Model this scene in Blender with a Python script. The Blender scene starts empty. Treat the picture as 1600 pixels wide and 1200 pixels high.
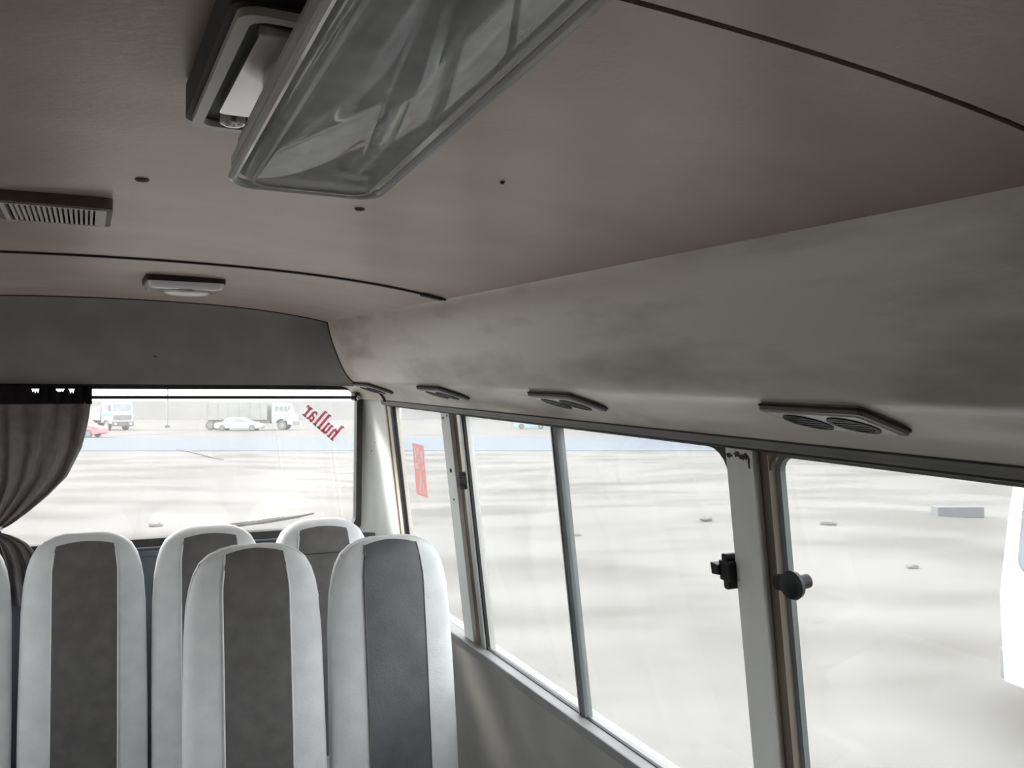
import bpy, bmesh, math, random
from mathutils import Vector, Matrix
random.seed(7)
sc = bpy.context.scene
col = sc.collection

# ------------------------------------------------------------------ camera
cd = bpy.data.cameras.new('camera'); cam = bpy.data.objects.new('camera', cd); col.objects.link(cam)
cd.sensor_width = 36.0; cd.sensor_fit = 'HORIZONTAL'; cd.lens = 1380.0 / 1600.0 * 36.0
cd.clip_start = 0.02; cd.clip_end = 2000
cam.matrix_world = Matrix(((0.9005, -0.0063, -0.4347, 0.0),
                           (-0.4346, 0.0150, -0.9005, 0.0),
                           (0.0122, 0.9999, 0.0108, 1.6),
                           (0, 0, 0, 1)))
sc.camera = cam

# ------------------------------------------------------------------ sky, exposure
w = bpy.data.worlds.new('world'); sc.world = w; w.use_nodes = True
bg = w.node_tree.nodes['Background']
bg.inputs['Color'].default_value = (0.97, 0.985, 1.0, 1); bg.inputs['Strength'].default_value = 1.7
# hazy sun from the far rear quarter of the bus
sd = bpy.data.lights.new('sun', 'SUN'); sd.energy = 3.4; sd.angle = math.radians(14); sd.color = (1.0, 0.96, 0.90)
sun = bpy.data.objects.new('sun', sd); col.objects.link(sun)
sun.rotation_euler = Vector((-0.62, 0.50, 0.60)).to_track_quat('Z', 'Y').to_euler()
vs = sc.view_settings
vs.view_transform = 'Standard'; vs.look = 'None'; vs.exposure = 1.32; vs.gamma = 1.0; vs.use_curve_mapping = False
cy = sc.cycles
cy.use_denoising = True; cy.max_bounces = 14; cy.diffuse_bounces = 8; cy.glossy_bounces = 4
cy.transparent_max_bounces = 16; cy.transmission_bounces = 8; cy.sample_clamp_indirect = 6.0

# ------------------------------------------------------------------ materials
def srgb(r, g, b):
    f = lambda c: (c / 255 / 12.92) if c / 255 <= 0.04045 else ((c / 255 + 0.055) / 1.055) ** 2.4
    return (f(r), f(g), f(b), 1)

def mat(name, c1, c2=None, scale=8.0, rough=0.6, bump=0.0, bscale=200.0, metal=0.0, stretch=(1, 1, 1), lo=0.35, hi=0.65, detail=6, spec=0.5):
    m = bpy.data.materials.new(name); m.use_nodes = True
    nt = m.node_tree; b = nt.nodes['Principled BSDF']
    b.inputs['Roughness'].default_value = rough; b.inputs['Metallic'].default_value = metal
    b.inputs['Specular IOR Level'].default_value = spec
    b.inputs['Base Color'].default_value = c1
    tc = nt.nodes.new('ShaderNodeTexCoord')
    mp = nt.nodes.new('ShaderNodeMapping'); mp.inputs['Scale'].default_value = stretch
    nt.links.new(tc.outputs['Object'], mp.inputs['Vector'])
    if c2 is not None:
        n = nt.nodes.new('ShaderNodeTexNoise'); n.inputs['Scale'].default_value = scale; n.inputs['Detail'].default_value = detail
        nt.links.new(mp.outputs['Vector'], n.inputs['Vector'])
        r = nt.nodes.new('ShaderNodeValToRGB')
        r.color_ramp.elements[0].position = lo; r.color_ramp.elements[1].position = hi
        r.color_ramp.elements[0].color = c1; r.color_ramp.elements[1].color = c2
        nt.links.new(n.outputs['Fac'], r.inputs['Fac']); nt.links.new(r.outputs['Color'], b.inputs['Base Color'])
    if bump > 0:
        n2 = nt.nodes.new('ShaderNodeTexNoise'); n2.inputs['Scale'].default_value = bscale; n2.inputs['Detail'].default_value = 4
        nt.links.new(mp.outputs['Vector'], n2.inputs['Vector'])
        bp = nt.nodes.new('ShaderNodeBump'); bp.inputs['Strength'].default_value = bump; bp.inputs['Distance'].default_value = 0.01
        nt.links.new(n2.outputs['Fac'], bp.inputs['Height']); nt.links.new(bp.outputs['Normal'], b.inputs['Normal'])
    return m

def glass(name, tint, veil, gloss=0.05, scale=3.0, film='ShaderNodeBsdfTranslucent'):
    """thin pane: clear, a little mirror-like, with a milky film added to imitate overexposed haze"""
    m = bpy.data.materials.new(name); m.use_nodes = True
    nt = m.node_tree; nt.nodes.remove(nt.nodes['Principled BSDF']); out = nt.nodes['Material Output']
    tr = nt.nodes.new('ShaderNodeBsdfTransparent'); tr.inputs['Color'].default_value = tint
    tl = nt.nodes.new(film); tl.inputs['Color'].default_value = (0.93, 0.93, 0.92, 1)
    gl = nt.nodes.new('ShaderNodeBsdfGlossy'); gl.inputs['Roughness'].default_value = 0.02
    tc = nt.nodes.new('ShaderNodeTexCoord'); n = nt.nodes.new('ShaderNodeTexNoise'); n.inputs['Scale'].default_value = scale
    n.inputs['Detail'].default_value = 5
    nt.links.new(tc.outputs['Object'], n.inputs['Vector'])
    mr = nt.nodes.new('ShaderNodeMapRange'); mr.inputs['From Min'].default_value = 0.3; mr.inputs['From Max'].default_value = 0.7
    mr.inputs['To Min'].default_value = veil * 0.6; mr.inputs['To Max'].default_value = veil * 1.4
    nt.links.new(n.outputs['Fac'], mr.inputs['Value'])
    a = nt.nodes.new('ShaderNodeMixShader'); b = nt.nodes.new('ShaderNodeMixShader'); b.inputs['Fac'].default_value = gloss
    nt.links.new(mr.outputs['Result'], a.inputs['Fac']); nt.links.new(tr.outputs[0], a.inputs[1]); nt.links.new(tl.outputs[0], a.inputs[2])
    nt.links.new(a.outputs[0], b.inputs[1]); nt.links.new(gl.outputs[0], b.inputs[2]); nt.links.new(b.outputs[0], out.inputs['Surface'])
    return m

def cloth(name, c, trans, tfac):
    m = mat(name, c, tuple(x * 1.35 for x in c[:3]) + (1,), scale=30, rough=0.9, bump=0.15, bscale=600, spec=0.1)
    nt = m.node_tree; b = nt.nodes['Principled BSDF']; out = nt.nodes['Material Output']
    tl = nt.nodes.new('ShaderNodeBsdfTranslucent'); tl.inputs['Color'].default_value = trans
    mx = nt.nodes.new('ShaderNodeMixShader'); mx.inputs['Fac'].default_value = tfac
    nt.links.new(b.outputs[0], mx.inputs[1]); nt.links.new(tl.outputs[0], mx.inputs[2]); nt.links.new(mx.outputs[0], out.inputs['Surface'])
    return m

M = {}
M['ceiling'] = mat('ceiling vinyl', (0.44, 0.355, 0.31, 1), (0.54, 0.445, 0.39, 1), scale=3.5, rough=0.34, bump=0.05, bscale=120, stretch=(1, 1.6, 1), spec=0.9)
M['ceiling'].node_tree.nodes['Principled BSDF'].inputs['Specular Tint'].default_value = (1.0, 0.83, 0.73, 1)
M['side'] = mat('side panel vinyl', (0.47, 0.425, 0.36, 1), (0.82, 0.77, 0.695, 1), scale=4.0, rough=0.36, spec=0.75, bump=0.05, bscale=90, stretch=(1.5, 0.7, 3.0), lo=0.32, hi=0.56)
M['rearpanel'] = mat('rear header vinyl', (0.175, 0.17, 0.163, 1), (0.225, 0.22, 0.212, 1), scale=5, rough=0.5, bump=0.06, bscale=90)
M['roof'] = mat('roof metal', (0.6, 0.6, 0.58, 1), (0.66, 0.66, 0.64, 1), rough=0.5)
M['black'] = mat('black rubber', (0.012, 0.011, 0.011, 1), (0.022, 0.02, 0.02, 1), scale=30, rough=0.55)
M['blackplastic'] = mat('black plastic', (0.010, 0.0105, 0.012, 1), (0.016, 0.0165, 0.019, 1), scale=30, rough=0.5, spec=0.3)
M['seam'] = mat('dark seam strip', (0.03, 0.026, 0.024, 1), (0.045, 0.04, 0.036, 1), scale=20, rough=0.6)
M['plug'] = mat('dark plug', (0.10, 0.075, 0.062, 1), (0.13, 0.10, 0.085, 1), scale=60, rough=0.5)
M['pillar'] = mat('white painted metal', (0.82, 0.83, 0.80, 1), (0.88, 0.89, 0.86, 1), scale=14, rough=0.42, bump=0.05, bscale=60, stretch=(1, 1, 0.4))
M['beige'] = mat('beige strip', (0.60, 0.54, 0.46, 1), (0.72, 0.66, 0.58, 1), scale=12, rough=0.5, stretch=(1, 1, 0.3))
M['brown'] = mat('worn brown channel', (0.12, 0.095, 0.075, 1), (0.22, 0.17, 0.14, 1), scale=16, rough=0.6, stretch=(1, 1, 0.3))
M['alu'] = mat('aluminium', (0.50, 0.50, 0.49, 1), (0.62, 0.62, 0.6, 1), scale=20, rough=0.38, metal=0.75, stretch=(1, 1, 0.2))
M['darkalu'] = mat('dark grey sash', (0.10, 0.115, 0.115, 1), (0.16, 0.175, 0.175, 1), scale=20, rough=0.45, stretch=(1, 1, 0.2))
M['header'] = mat('grey header rail', (0.20, 0.20, 0.20, 1), (0.26, 0.255, 0.25, 1), scale=10, rough=0.5)
M['wall'] = mat('lower wall vinyl', (0.30, 0.29, 0.27, 1), (0.36, 0.35, 0.33, 1), scale=6, rough=0.6)
M['slate'] = mat('slate parcel panel', (0.055, 0.068, 0.082, 1), (0.08, 0.095, 0.11, 1), scale=10, rough=0.55)
M['floor'] = mat('floor vinyl', (0.09, 0.088, 0.085, 1), (0.13, 0.128, 0.125, 1), scale=12, rough=0.55)
M['seatlight'] = mat('light grey seat vinyl', (0.60, 0.61, 0.62, 1), (0.68, 0.685, 0.69, 1), scale=20, rough=0.48, bump=0.1, bscale=250)
M['seatdark'] = mat('charcoal seat fabric', (0.095, 0.088, 0.087, 1), (0.125, 0.118, 0.116, 1), scale=25, rough=0.7, bump=0.1, bscale=400)
M['seatslate'] = mat('slate seat vinyl', (0.085, 0.088, 0.095, 1), (0.125, 0.128, 0.135, 1), scale=12, rough=0.38, bump=0.06, bscale=200)
M['piping'] = mat('pale seat piping', (0.68, 0.68, 0.67, 1), (0.74, 0.74, 0.73, 1), rough=0.4)
M['frame'] = mat('seat frame steel', (0.05, 0.05, 0.052, 1), (0.07, 0.07, 0.07, 1), rough=0.4, metal=0.3)
M['vent'] = mat('grey vent plastic', (0.20, 0.195, 0.19, 1), (0.26, 0.25, 0.245, 1), scale=40, rough=0.42)
M['ventlight'] = mat('pale vent face', (0.76, 0.75, 0.73, 1), (0.82, 0.81, 0.79, 1), scale=40, rough=0.4)
M['slat'] = mat('cream slat', (0.62, 0.57, 0.53, 1), (0.68, 0.63, 0.59, 1), scale=40, rough=0.5)
M['grille'] = mat('brown grille housing', (0.14, 0.10, 0.085, 1), (0.18, 0.135, 0.115, 1), scale=30, rough=0.55)
M['lampwhite'] = mat('lamp housing', (0.84, 0.84, 0.83, 1), (0.88, 0.88, 0.87, 1), rough=0.12)
M['lampgrey'] = mat('lamp inner tray', (0.62, 0.62, 0.61, 1), (0.70, 0.70, 0.69, 1), scale=12, rough=0.35)
M['chrome'] = mat('chrome', (0.7, 0.68, 0.66, 1), (0.78, 0.76, 0.74, 1), rough=0.18, metal=1.0)
M['tube'] = mat('lamp tube', (0.72, 0.72, 0.71, 1), (0.78, 0.78, 0.77, 1), rough=0.25)
M['lens'] = glass('clear lamp cover', (0.93, 0.94, 0.94, 1), 0.45, gloss=0.12, scale=20, film='ShaderNodeBsdfDiffuse')
M['paneR'] = glass('rear window glass', (0.96, 0.97, 0.97, 1), 0.035, gloss=0.03)  # film veils the view in place of overexposed haze
M['paneS'] = glass('side window glass', (0.95, 0.965, 0.965, 1), 0.045, gloss=0.03)
M['curtain'] = cloth('dark grey curtain cloth', (0.20, 0.188, 0.19, 1), (0.34, 0.29, 0.27, 1), 0.20)
M['heading'] = cloth('black curtain heading', (0.014, 0.012, 0.013, 1), (0.02, 0.02, 0.02, 1), 0.05)
M['pink'] = cloth('magenta vinyl lettering', (0.38, 0.002, 0.115, 1), (0.44, 0.002, 0.13, 1), 0.65)
M['red'] = cloth('faded red sticker', (0.36, 0.12, 0.11, 1), (0.44, 0.20, 0.185, 1), 0.85)
M['stickerwhite'] = cloth('sticker white print', (0.6, 0.58, 0.56, 1), (0.62, 0.55, 0.54, 1), 0.85)
M['sand'] = mat('pale sand', (0.093, 0.087, 0.081, 1), (0.138, 0.133, 0.128, 1), scale=0.34, rough=0.95, bump=0.25, bscale=1.2, lo=0.36, hi=0.56, detail=9, spec=0.1, stretch=(0.6, 1.3, 1))
M['road'] = mat('dusty asphalt', (0.094, 0.110, 0.131, 1), (0.106, 0.121, 0.140, 1), scale=0.4, rough=0.9, spec=0.1, stretch=(0.15, 1, 1))
M['farwall'] = mat('far pale wall', (0.26, 0.255, 0.25, 1), (0.29, 0.285, 0.28, 1), scale=0.1, rough=0.9, spec=0.1)
M['paint'] = mat('white vehicle paint', (0.36, 0.37, 0.37, 1), (0.40, 0.41, 0.41, 1), scale=4, rough=0.35)
M['vanwhite'] = mat('van paint', (0.46, 0.49, 0.49, 1), (0.50, 0.53, 0.53, 1), scale=4, rough=0.4)
M['dustywhite'] = mat('dusty white paint', (0.27, 0.267, 0.255, 1), (0.31, 0.305, 0.295, 1), scale=2, rough=0.6)
M['hazegrey'] = mat('haze washed grey metal', (0.17, 0.17, 0.17, 1), (0.25, 0.245, 0.24, 1), scale=2, rough=0.7)  # washed-out grey imitates the overexposed haze over distant vehicles
M['tyre'] = mat('haze washed tyre', (0.10, 0.10, 0.105, 1), (0.17, 0.168, 0.165, 1), scale=3, rough=0.85)  # tyre lightened to carry the haze in its colour
M['carglass'] = mat('haze washed vehicle glass', (0.20, 0.215, 0.23, 1), (0.27, 0.285, 0.29, 1), scale=2, rough=0.25)  # vehicle glass lightened for the same painted haze
M['vanglass'] = mat('blue grey van glass', (0.10, 0.14, 0.175, 1), (0.16, 0.205, 0.24, 1), scale=3, rough=0.35)
M['green'] = mat('pale green stripe', (0.12, 0.36, 0.27, 1), (0.17, 0.42, 0.32, 1), rough=0.5)
M['redstripe'] = mat('faded red stripe', (0.72, 0.28, 0.32, 1), (0.78, 0.36, 0.38, 1), rough=0.5)
M['redcar'] = mat('red car paint', (0.70, 0.16, 0.20, 1), (0.76, 0.22, 0.25, 1), rough=0.4)
M['bluecar'] = mat('pale blue car paint', (0.28, 0.42, 0.48, 1), (0.33, 0.47, 0.53, 1), rough=0.4)
M['concrete'] = mat('pale grey concrete', (0.088, 0.091, 0.096, 1), (0.112, 0.115, 0.12, 1), scale=6, rough=0.9, bump=0.3, bscale=30)
M['stone'] = mat('grey brown stone', (0.09, 0.085, 0.08, 1), (0.13, 0.12, 0.115, 1), scale=6, rough=0.95, bump=0.4, bscale=20)
M['twig'] = mat('dry branch', (0.085, 0.07, 0.06, 1), (0.12, 0.10, 0.09, 1), scale=10, rough=0.9)
M['pole'] = mat('pale galvanised pole', (0.22, 0.22, 0.22, 1), (0.27, 0.27, 0.27, 1), rough=0.6)
M['headlamp'] = mat('headlamp glass', (0.85, 0.86, 0.86, 1), (0.9, 0.9, 0.9, 1), rough=0.15)
M['peel'] = mat('peeled dark primer', (0.035, 0.03, 0.028, 1), (0.06, 0.05, 0.045, 1), scale=80, rough=0.7)

# ------------------------------------------------------------------ mesh helpers
ORG = {}
class MB:
    def __init__(self): self.v = []; self.f = []
    def add(self, vs, fs):
        k = len(self.v); self.v += [tuple(p) for p in vs]; self.f += [tuple(i + k for i in q) for q in fs]; return self
    def box(self, x0, x1, y0, y1, z0, z1):
        return self.hexa([(x0, y0, z0), (x1, y0, z0), (x1, y1, z0), (x0, y1, z0), (x0, y0, z1), (x1, y0, z1), (x1, y1, z1), (x0, y1, z1)])
    def hexa(self, p):
        return self.add(p, [(3, 2, 1, 0), (4, 5, 6, 7), (0, 1, 5, 4), (1, 2, 6, 5), (2, 3, 7, 6), (3, 0, 4, 7)])
    def prism(self, prof, fn, a0, a1):
        """closed 2-D profile pushed from a0 to a1; fn(p, q, a) -> point"""
        n = len(prof)
        vs = [fn(p[0], p[1], a0) for p in prof] + [fn(p[0], p[1], a1) for p in prof]
        fs = [(i, (i + 1) % n, n + (i + 1) % n, n + i) for i in range(n)] + [tuple(range(n))[::-1], tuple(range(n, 2 * n))]
        return self.add(vs, fs)
    def tube(self, pts, r, n=10):
        pts = [Vector(p) for p in pts]; rings = []
        for i, p in enumerate(pts):
            t = (pts[min(i + 1, len(pts) - 1)] - pts[max(i - 1, 0)]).normalized()
            up = Vector((0, 0, 1)) if abs(t.z) < 0.9 else Vector((1, 0, 0))
            a = t.cross(up).normalized(); b = t.cross(a).normalized()
            rr = r[i] if isinstance(r, (list, tuple)) else r
            rings.append([p + (a * math.cos(2 * math.pi * k / n) + b * math.sin(2 * math.pi * k / n)) * rr for k in range(n)])
        return self.loft(rings)
    def loft(self, rings, cap=True):
        n = len(rings[0]); vs = [q for r in rings for q in r]; fs = []
        for i in range(len(rings) - 1):
            for k in range(n):
                fs.append((i * n + k, i * n + (k + 1) % n, (i + 1) * n + (k + 1) % n, (i + 1) * n + k))
        if cap: fs += [tuple(range(n))[::-1], tuple(range((len(rings) - 1) * n, len(rings) * n))]
        return self.add(vs, fs)
    def sheet(self, grid, off):
        """grid of points [row][col] with a second skin displaced by off(point)->point, edges closed"""
        R, Cc = len(grid), len(grid[0])
        a = [p for row in grid for p in row]; b = [off(p) for p in a]; N = len(a); fs = []
        for i in range(R - 1):
            for k in range(Cc - 1):
                q = (i * Cc + k, i * Cc + k + 1, (i + 1) * Cc + k + 1, (i + 1) * Cc + k)
                fs.append(q); fs.append(tuple(N + x for x in q[::-1]))
        ring = [k for k in range(Cc)] + [i * Cc + Cc - 1 for i in range(1, R)] + [(R - 1) * Cc + k for k in range(Cc - 2, -1, -1)] + [i * Cc for i in range(R - 2, 0, -1)]
        for i in range(len(ring)):
            x, y = ring[i], ring[(i + 1) % len(ring)]; fs.append((y, x, N + x, N + y))
        return self.add(a + b, fs)
    def build(self, name, m, parent=None, smooth=False, bevel=0.0):
        o0 = ORG.get(parent.name, Vector((0, 0, 0))) if parent is not None else Vector((0, 0, 0))
        me = bpy.data.meshes.new(name)
        me.from_pydata([tuple(Vector(p) - o0) for p in self.v], [], self.f)
        bm = bmesh.new(); bm.from_mesh(me); bmesh.ops.recalc_face_normals(bm, faces=bm.faces)
        if bevel > 0:
            bmesh.ops.bevel(bm, geom=list(bm.edges), offset=bevel, segments=2, affect='EDGES', profile=0.6, clamp_overlap=True)
        bm.to_mesh(me); bm.free()
        me.materials.append(M[m] if isinstance(m, str) else m)
        o = bpy.data.objects.new(name, me); col.objects.link(o)
        if parent is not None:
            o.parent = parent; ORG[o.name] = o0
        else: ORG[o.name] = Vector((0, 0, 0))
        if smooth:
            me.polygons.foreach_set('use_smooth', [True] * len(me.polygons))
            try: me.set_sharp_from_angle(angle=math.radians(40))
            except Exception: pass
        return o

def tag(o, label=None, cat=None, group=None, kind=None):
    if label: o['label'] = label
    if cat: o['category'] = cat
    if group: o['group'] = group
    if kind: o['kind'] = kind
    return o

def root(name, loc=(0, 0, 0), label=None, cat=None, group=None, kind=None):
    o = bpy.data.objects.new(name, None); col.objects.link(o); o.location = loc; o.empty_display_size = 0.05
    ORG[o.name] = Vector(loc)
    return tag(o, label, cat, group, kind)

def copy_tree(o, parent=None):
    c = o.copy(); col.objects.link(c); c.parent = parent
    for ch in o.children: copy_tree(ch, c)
    return c

def rrect(x0, x1, y0, y1, r, n=5):
    """rounded rectangle, counter-clockwise; r one radius or four (bl, br, tr, tl)"""
    rs = r if isinstance(r, (list, tuple)) else (r,) * 4
    out = []
    for (cx, cy_, a0, rr) in ((x0 + rs[0], y0 + rs[0], 180, rs[0]), (x1 - rs[1], y0 + rs[1], 270, rs[1]), (x1 - rs[2], y1 - rs[2], 0, rs[2]), (x0 + rs[3], y1 - rs[3], 90, rs[3])):
        for k in range(n + 1):
            a = math.radians(a0 + 90 * k / n); out.append((cx + rr * math.cos(a), cy_ + rr * math.sin(a)))
    return out

def ring_between(mb, inner, outer, fn, a0, a1):
    """flat ring (same point count) with thickness a0..a1"""
    n = len(inner)
    vs = [fn(p[0], p[1], a0) for p in inner] + [fn(p[0], p[1], a0) for p in outer] + [fn(p[0], p[1], a1) for p in inner] + [fn(p[0], p[1], a1) for p in outer]
    fs = []
    for i in range(n):
        j = (i + 1) % n
        fs += [(i, j, n + j, n + i), (2 * n + i, 3 * n + i, 3 * n + j, 2 * n + j), (i, 2 * n + i, 2 * n + j, j), (n + i, n + j, 3 * n + j, 3 * n + i)]
    return mb.add(vs, fs)

# ------------------------------------------------------------------ the bus shell
CX = 0.05                      # centre line of the bus
YF = -2.7                      # front end
XE = 0.679                     # ceiling edge
def ceil_z(x):
    d = abs(x - CX); return 1.803 - 0.065 * d * d - 0.125 * d ** 4 - 0.0
def sx(x, s): return x if s > 0 else 2 * CX - x     # mirror to the other side

ceiling = root('ceiling', (CX, 0, 1.8), 'low curved vinyl ceiling of the bus', kind='structure')
def ceil_panel(y0, y1):
    g = []
    for j in range(13):
        y = y0 + (y1 - y0) * j / 12
        g.append([(x, y, ceil_z(x)) for x in [CX - 0.632 + 1.264 * i / 32 for i in range(33)]])
    MB().sheet(g, lambda p: (p[0], p[1], p[2] + 0.012)).build('ceiling_panel', 'ceiling', ceiling, smooth=True)
ceil_panel(1.746, 2.752); ceil_panel(0.402, 1.736); ceil_panel(YF, 0.396)
def cross_strip(name, y, wd, drop, m, x0=CX - 0.632, x1=CX + 0.632):
    g = [[(x, yy, ceil_z(x) - drop) for x in [x0 + (x1 - x0) * i / 32 for i in range(33)]] for yy in (y - wd / 2, y + wd / 2)]
    return MB().sheet(g, lambda p: (p[0], p[1], p[2] + 0.012)).build(name, m, ceiling, smooth=True)
cross_strip('joint_strip', 1.741, 0.010, 0.0035, 'black')
cross_strip('joint_strip', 2.748, 0.010, 0.0030, 'seam')
cross_strip('joint_strip', 0.399, 0.008, -0.003, 'seam')
e = MB(); g = [[(x, yy, ceil_z(x) - 0.006) for x in (0.628, 0.65, 0.672)] for yy in (1.730, 1.748)]
e.sheet(g, lambda p: (p[0], p[1], p[2] + 0.01)).build('joint_end_lip', 'black', ceiling)
for (x, y, r) in ((0.0528, 1.021, 0.0075), (0.2975, 1.046, 0.0065), (0.0853, 0.745, 0.0022), (0.3776, 0.810, 0.0025), (0.195, 0.905, 0.0)):
    if r > 0:
        b = MB(); z = ceil_z(x)
        b.loft([[(x + rr * math.cos(a * math.pi / 8), y + rr * math.sin(a * math.pi / 8), z + dz) for a in range(16)] for rr, dz in ((r, 0.002), (r, -0.001), (r * 0.7, -0.0026), (r * 0.2, -0.003))])
        b.build('ceiling_plug', 'plug', ceiling, smooth=True)
# outer roof skin, closing the shell from above
prof = [(CX - 0.845, 1.53), (CX - 0.80, 1.75), (CX - 0.66, 1.87), (CX, 1.93), (CX + 0.66, 1.87), (CX + 0.80, 1.75), (CX + 0.845, 1.53)]
outer = [(CX + (x - CX) * 1.03, z + 0.02) for x, z in prof]
MB().prism(prof + outer[::-1], lambda p, q, a: (p, a, q), YF - 0.05, 3.02).build('roof_skin', 'roof', ceiling)

TILT = 0.13; ZH = 1.50; ZS = 0.86; XH = 0.885
def wp(s):
    return lambda y, z, d: (sx(XH + TILT * (ZH - z) + d, s), y, z)

SIDE = [(0.677, 1.7655), (0.683, 1.752), (0.689, 1.724), (0.6985, 1.694), (0.710, 1.664), (0.731, 1.616), (0.752, 1.584), (0.769, 1.570), (0.800, 1.560), (0.832, 1.5496), (0.852, 1.538), (0.865, 1.526), (0.8728, 1.511)]
def catmull(P, n):
    out = []
    for i in range(len(P) - 1):
        p0, p1, p2, p3 = (Vector(P[max(i - 1, 0)]), Vector(P[i]), Vector(P[i + 1]), Vector(P[min(i + 2, len(P) - 1)]))
        for k in range(n):
            t = k / n
            out.append(0.5 * ((2 * p1) + (p2 - p0) * t + (2 * p0 - 5 * p1 + 4 * p2 - p3) * t * t + (3 * p1 - p0 - 3 * p2 + p3) * t ** 3))
    out.append(Vector(P[-1])); return [tuple(v) for v in out]
SIDEC = catmull(SIDE, 3)

def window(nm, s, y0, y1, label, r, frame_m, zt=ZH - 0.004, zb=ZS, fw=0.012, sash=None, veil='paneS', fd=(0.002, 0.022)):
    """side window: rubber-edged frame, pane(s), in the sheared wall plane"""
    w = root(nm, wp(s)((y0 + y1) / 2, zb, 0.02), label, kind='structure')
    f = wp(s)
    rad = r
    inn = rrect(y0 + fw, y1 - fw, zb + fw, zt - fw, [max(q - fw, 0.003) for q in rad]); out = rrect(y0, y1, zb, zt, rad)
    ring_between(MB(), inn, out, f, fd[0], fd[1]).build('frame', frame_m, w)
    if sash is None:
        MB().prism(rrect(y0 + 0.004, y1 - 0.004, zb + 0.004, zt - 0.004, [max(q - .004, .002) for q in rad]), f, 0.012, 0.015).build('pane', veil, w)
    else:
        a, b = sash      # the overlap stile
        MB().prism(rrect(y0 + 0.004, b, zb + 0.004, zt - 0.004, (.01, .002, .002, rad[3])), f, 0.010, 0.013).build('pane', veil, w)
        MB().prism(rrect(a, y1 - 0.004, zb + 0.004, zt - 0.004, (.002, .01, rad[2], .002)), f, 0.017, 0.020).build('pane', veil, w)
        MB().prism([(a, zb), (b, zb), (b, zt), (a, zt)], f, 0.004, 0.022).build('sash_stile', 'darkalu', w)
        MB().prism([(b - 0.007, zb), (b - 0.003, zb), (b - 0.003, zt), (b - 0.007, zt)], f, 0.002, 0.006).build('stile_ridge', 'alu', w)
    return w

def side_wall(s, nm, label):
    W = root(nm, (sx(0.95, s), 0, 0), label, kind='structure'); f = wp(s)
    # luggage-duct panel that runs from the ceiling edge down to the window header
    g = [[(sx(x, s), y, z) for (x, z) in SIDEC] for y in [YF + (2.744 - YF) * j / 60 for j in range(61)]]
    MB().sheet(g, lambda p: (p[0] + 0.010 * s, p[1], p[2] + 0.004)).build('duct_panel', 'side', W, smooth=True)
    # rolled lip along the top edge
    MB().tube([(sx(0.681, s), YF, 1.7635), (sx(0.681, s), 2.744, 1.7635)], 0.0045, 8).build('edge_lip', 'side', W, smooth=True)
    # header rail under the duct
    MB().prism([(0.8725, 1.512), (0.8735, 1.5035), (0.8755, 1.501), (0.8765, 1.4965), (0.884, 1.494), (0.900, 1.493), (0.925, 1.493), (0.925, 1.54), (0.885, 1.54)], lambda p, q, a: (sx(p, s), a, q), YF, 2.80).build('header_rail', 'header', W, bevel=0.0)
    MB().tube([(sx(0.8722, s), YF, 1.5105), (sx(0.8722, s), 2.74, 1.5105)], 0.0016, 6).build('header_groove', 'seam', W, smooth=True)
    MB().tube([(sx(0.8790, s), YF, 1.4955), (sx(0.8790, s), 2.74, 1.4955)], 0.0028, 8).build('header_gasket', 'black', W, smooth=True)
    # lower wall
    MB().prism([(YF, 0.0), (2.80, 0.0), (2.80, ZS), (YF, ZS)], f, 0.0, 0.05).build('lower_panel', 'wall', W)
    MB().prism([(YF, ZS - 0.02), (2.80, ZS - 0.02), (2.80, ZS + 0.004), (YF, ZS + 0.004)], f, -0.025, 0.03).build('sill_rail', 'header', W, bevel=0.004)
    return W, f

Wr, f = side_wall(1, 'wall_right', 'side wall with white posts and a vinyl duct panel above the windows')
def post(parts, W, f, z0=ZS, z1=ZH - 0.001):
    for (nm, m, ya, yb, da, db) in parts:
        MB().prism([(ya, z0), (yb, z0), (yb, z1), (ya, z1)], f, da, db).build(nm, m, W, bevel=0.0015)
# rear strip post, first post, main post
post([('post_face', 'beige', 2.735, 2.765, -0.002, 0.03), ('post_face', 'brown', 2.767, 2.776, 0.002, 0.03), ('post_face', 'beige', 2.778, 2.795, -0.004, 0.03),
      ('post_gasket', 'black', 2.7225, 2.735, 0.001, 0.010)], Wr, f)
post([('post_face', 'pillar', 2.218, 2.281, -0.004, 0.03), ('post_channel', 'brown', 2.176, 2.218, 0.008, 0.03), ('post_edge', 'alu', 2.160, 2.174, 0.0, 0.03), ('post_edge', 'alu', 2.146, 2.157, -0.002, 0.03)], Wr, f)
post([('post_face', 'pillar', 1.012, 1.072, -0.006, 0.03), ('post_channel', 'brown', 0.990, 1.012, 0.006, 0.03)], Wr, f)
# rounded light edge of the main post
MB().tube([f(0.986, ZS, 0.010), f(0.986, ZH - 0.012, 0.010)], 0.008, 12).build('post_bead', 'beige', Wr, smooth=True)
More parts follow.
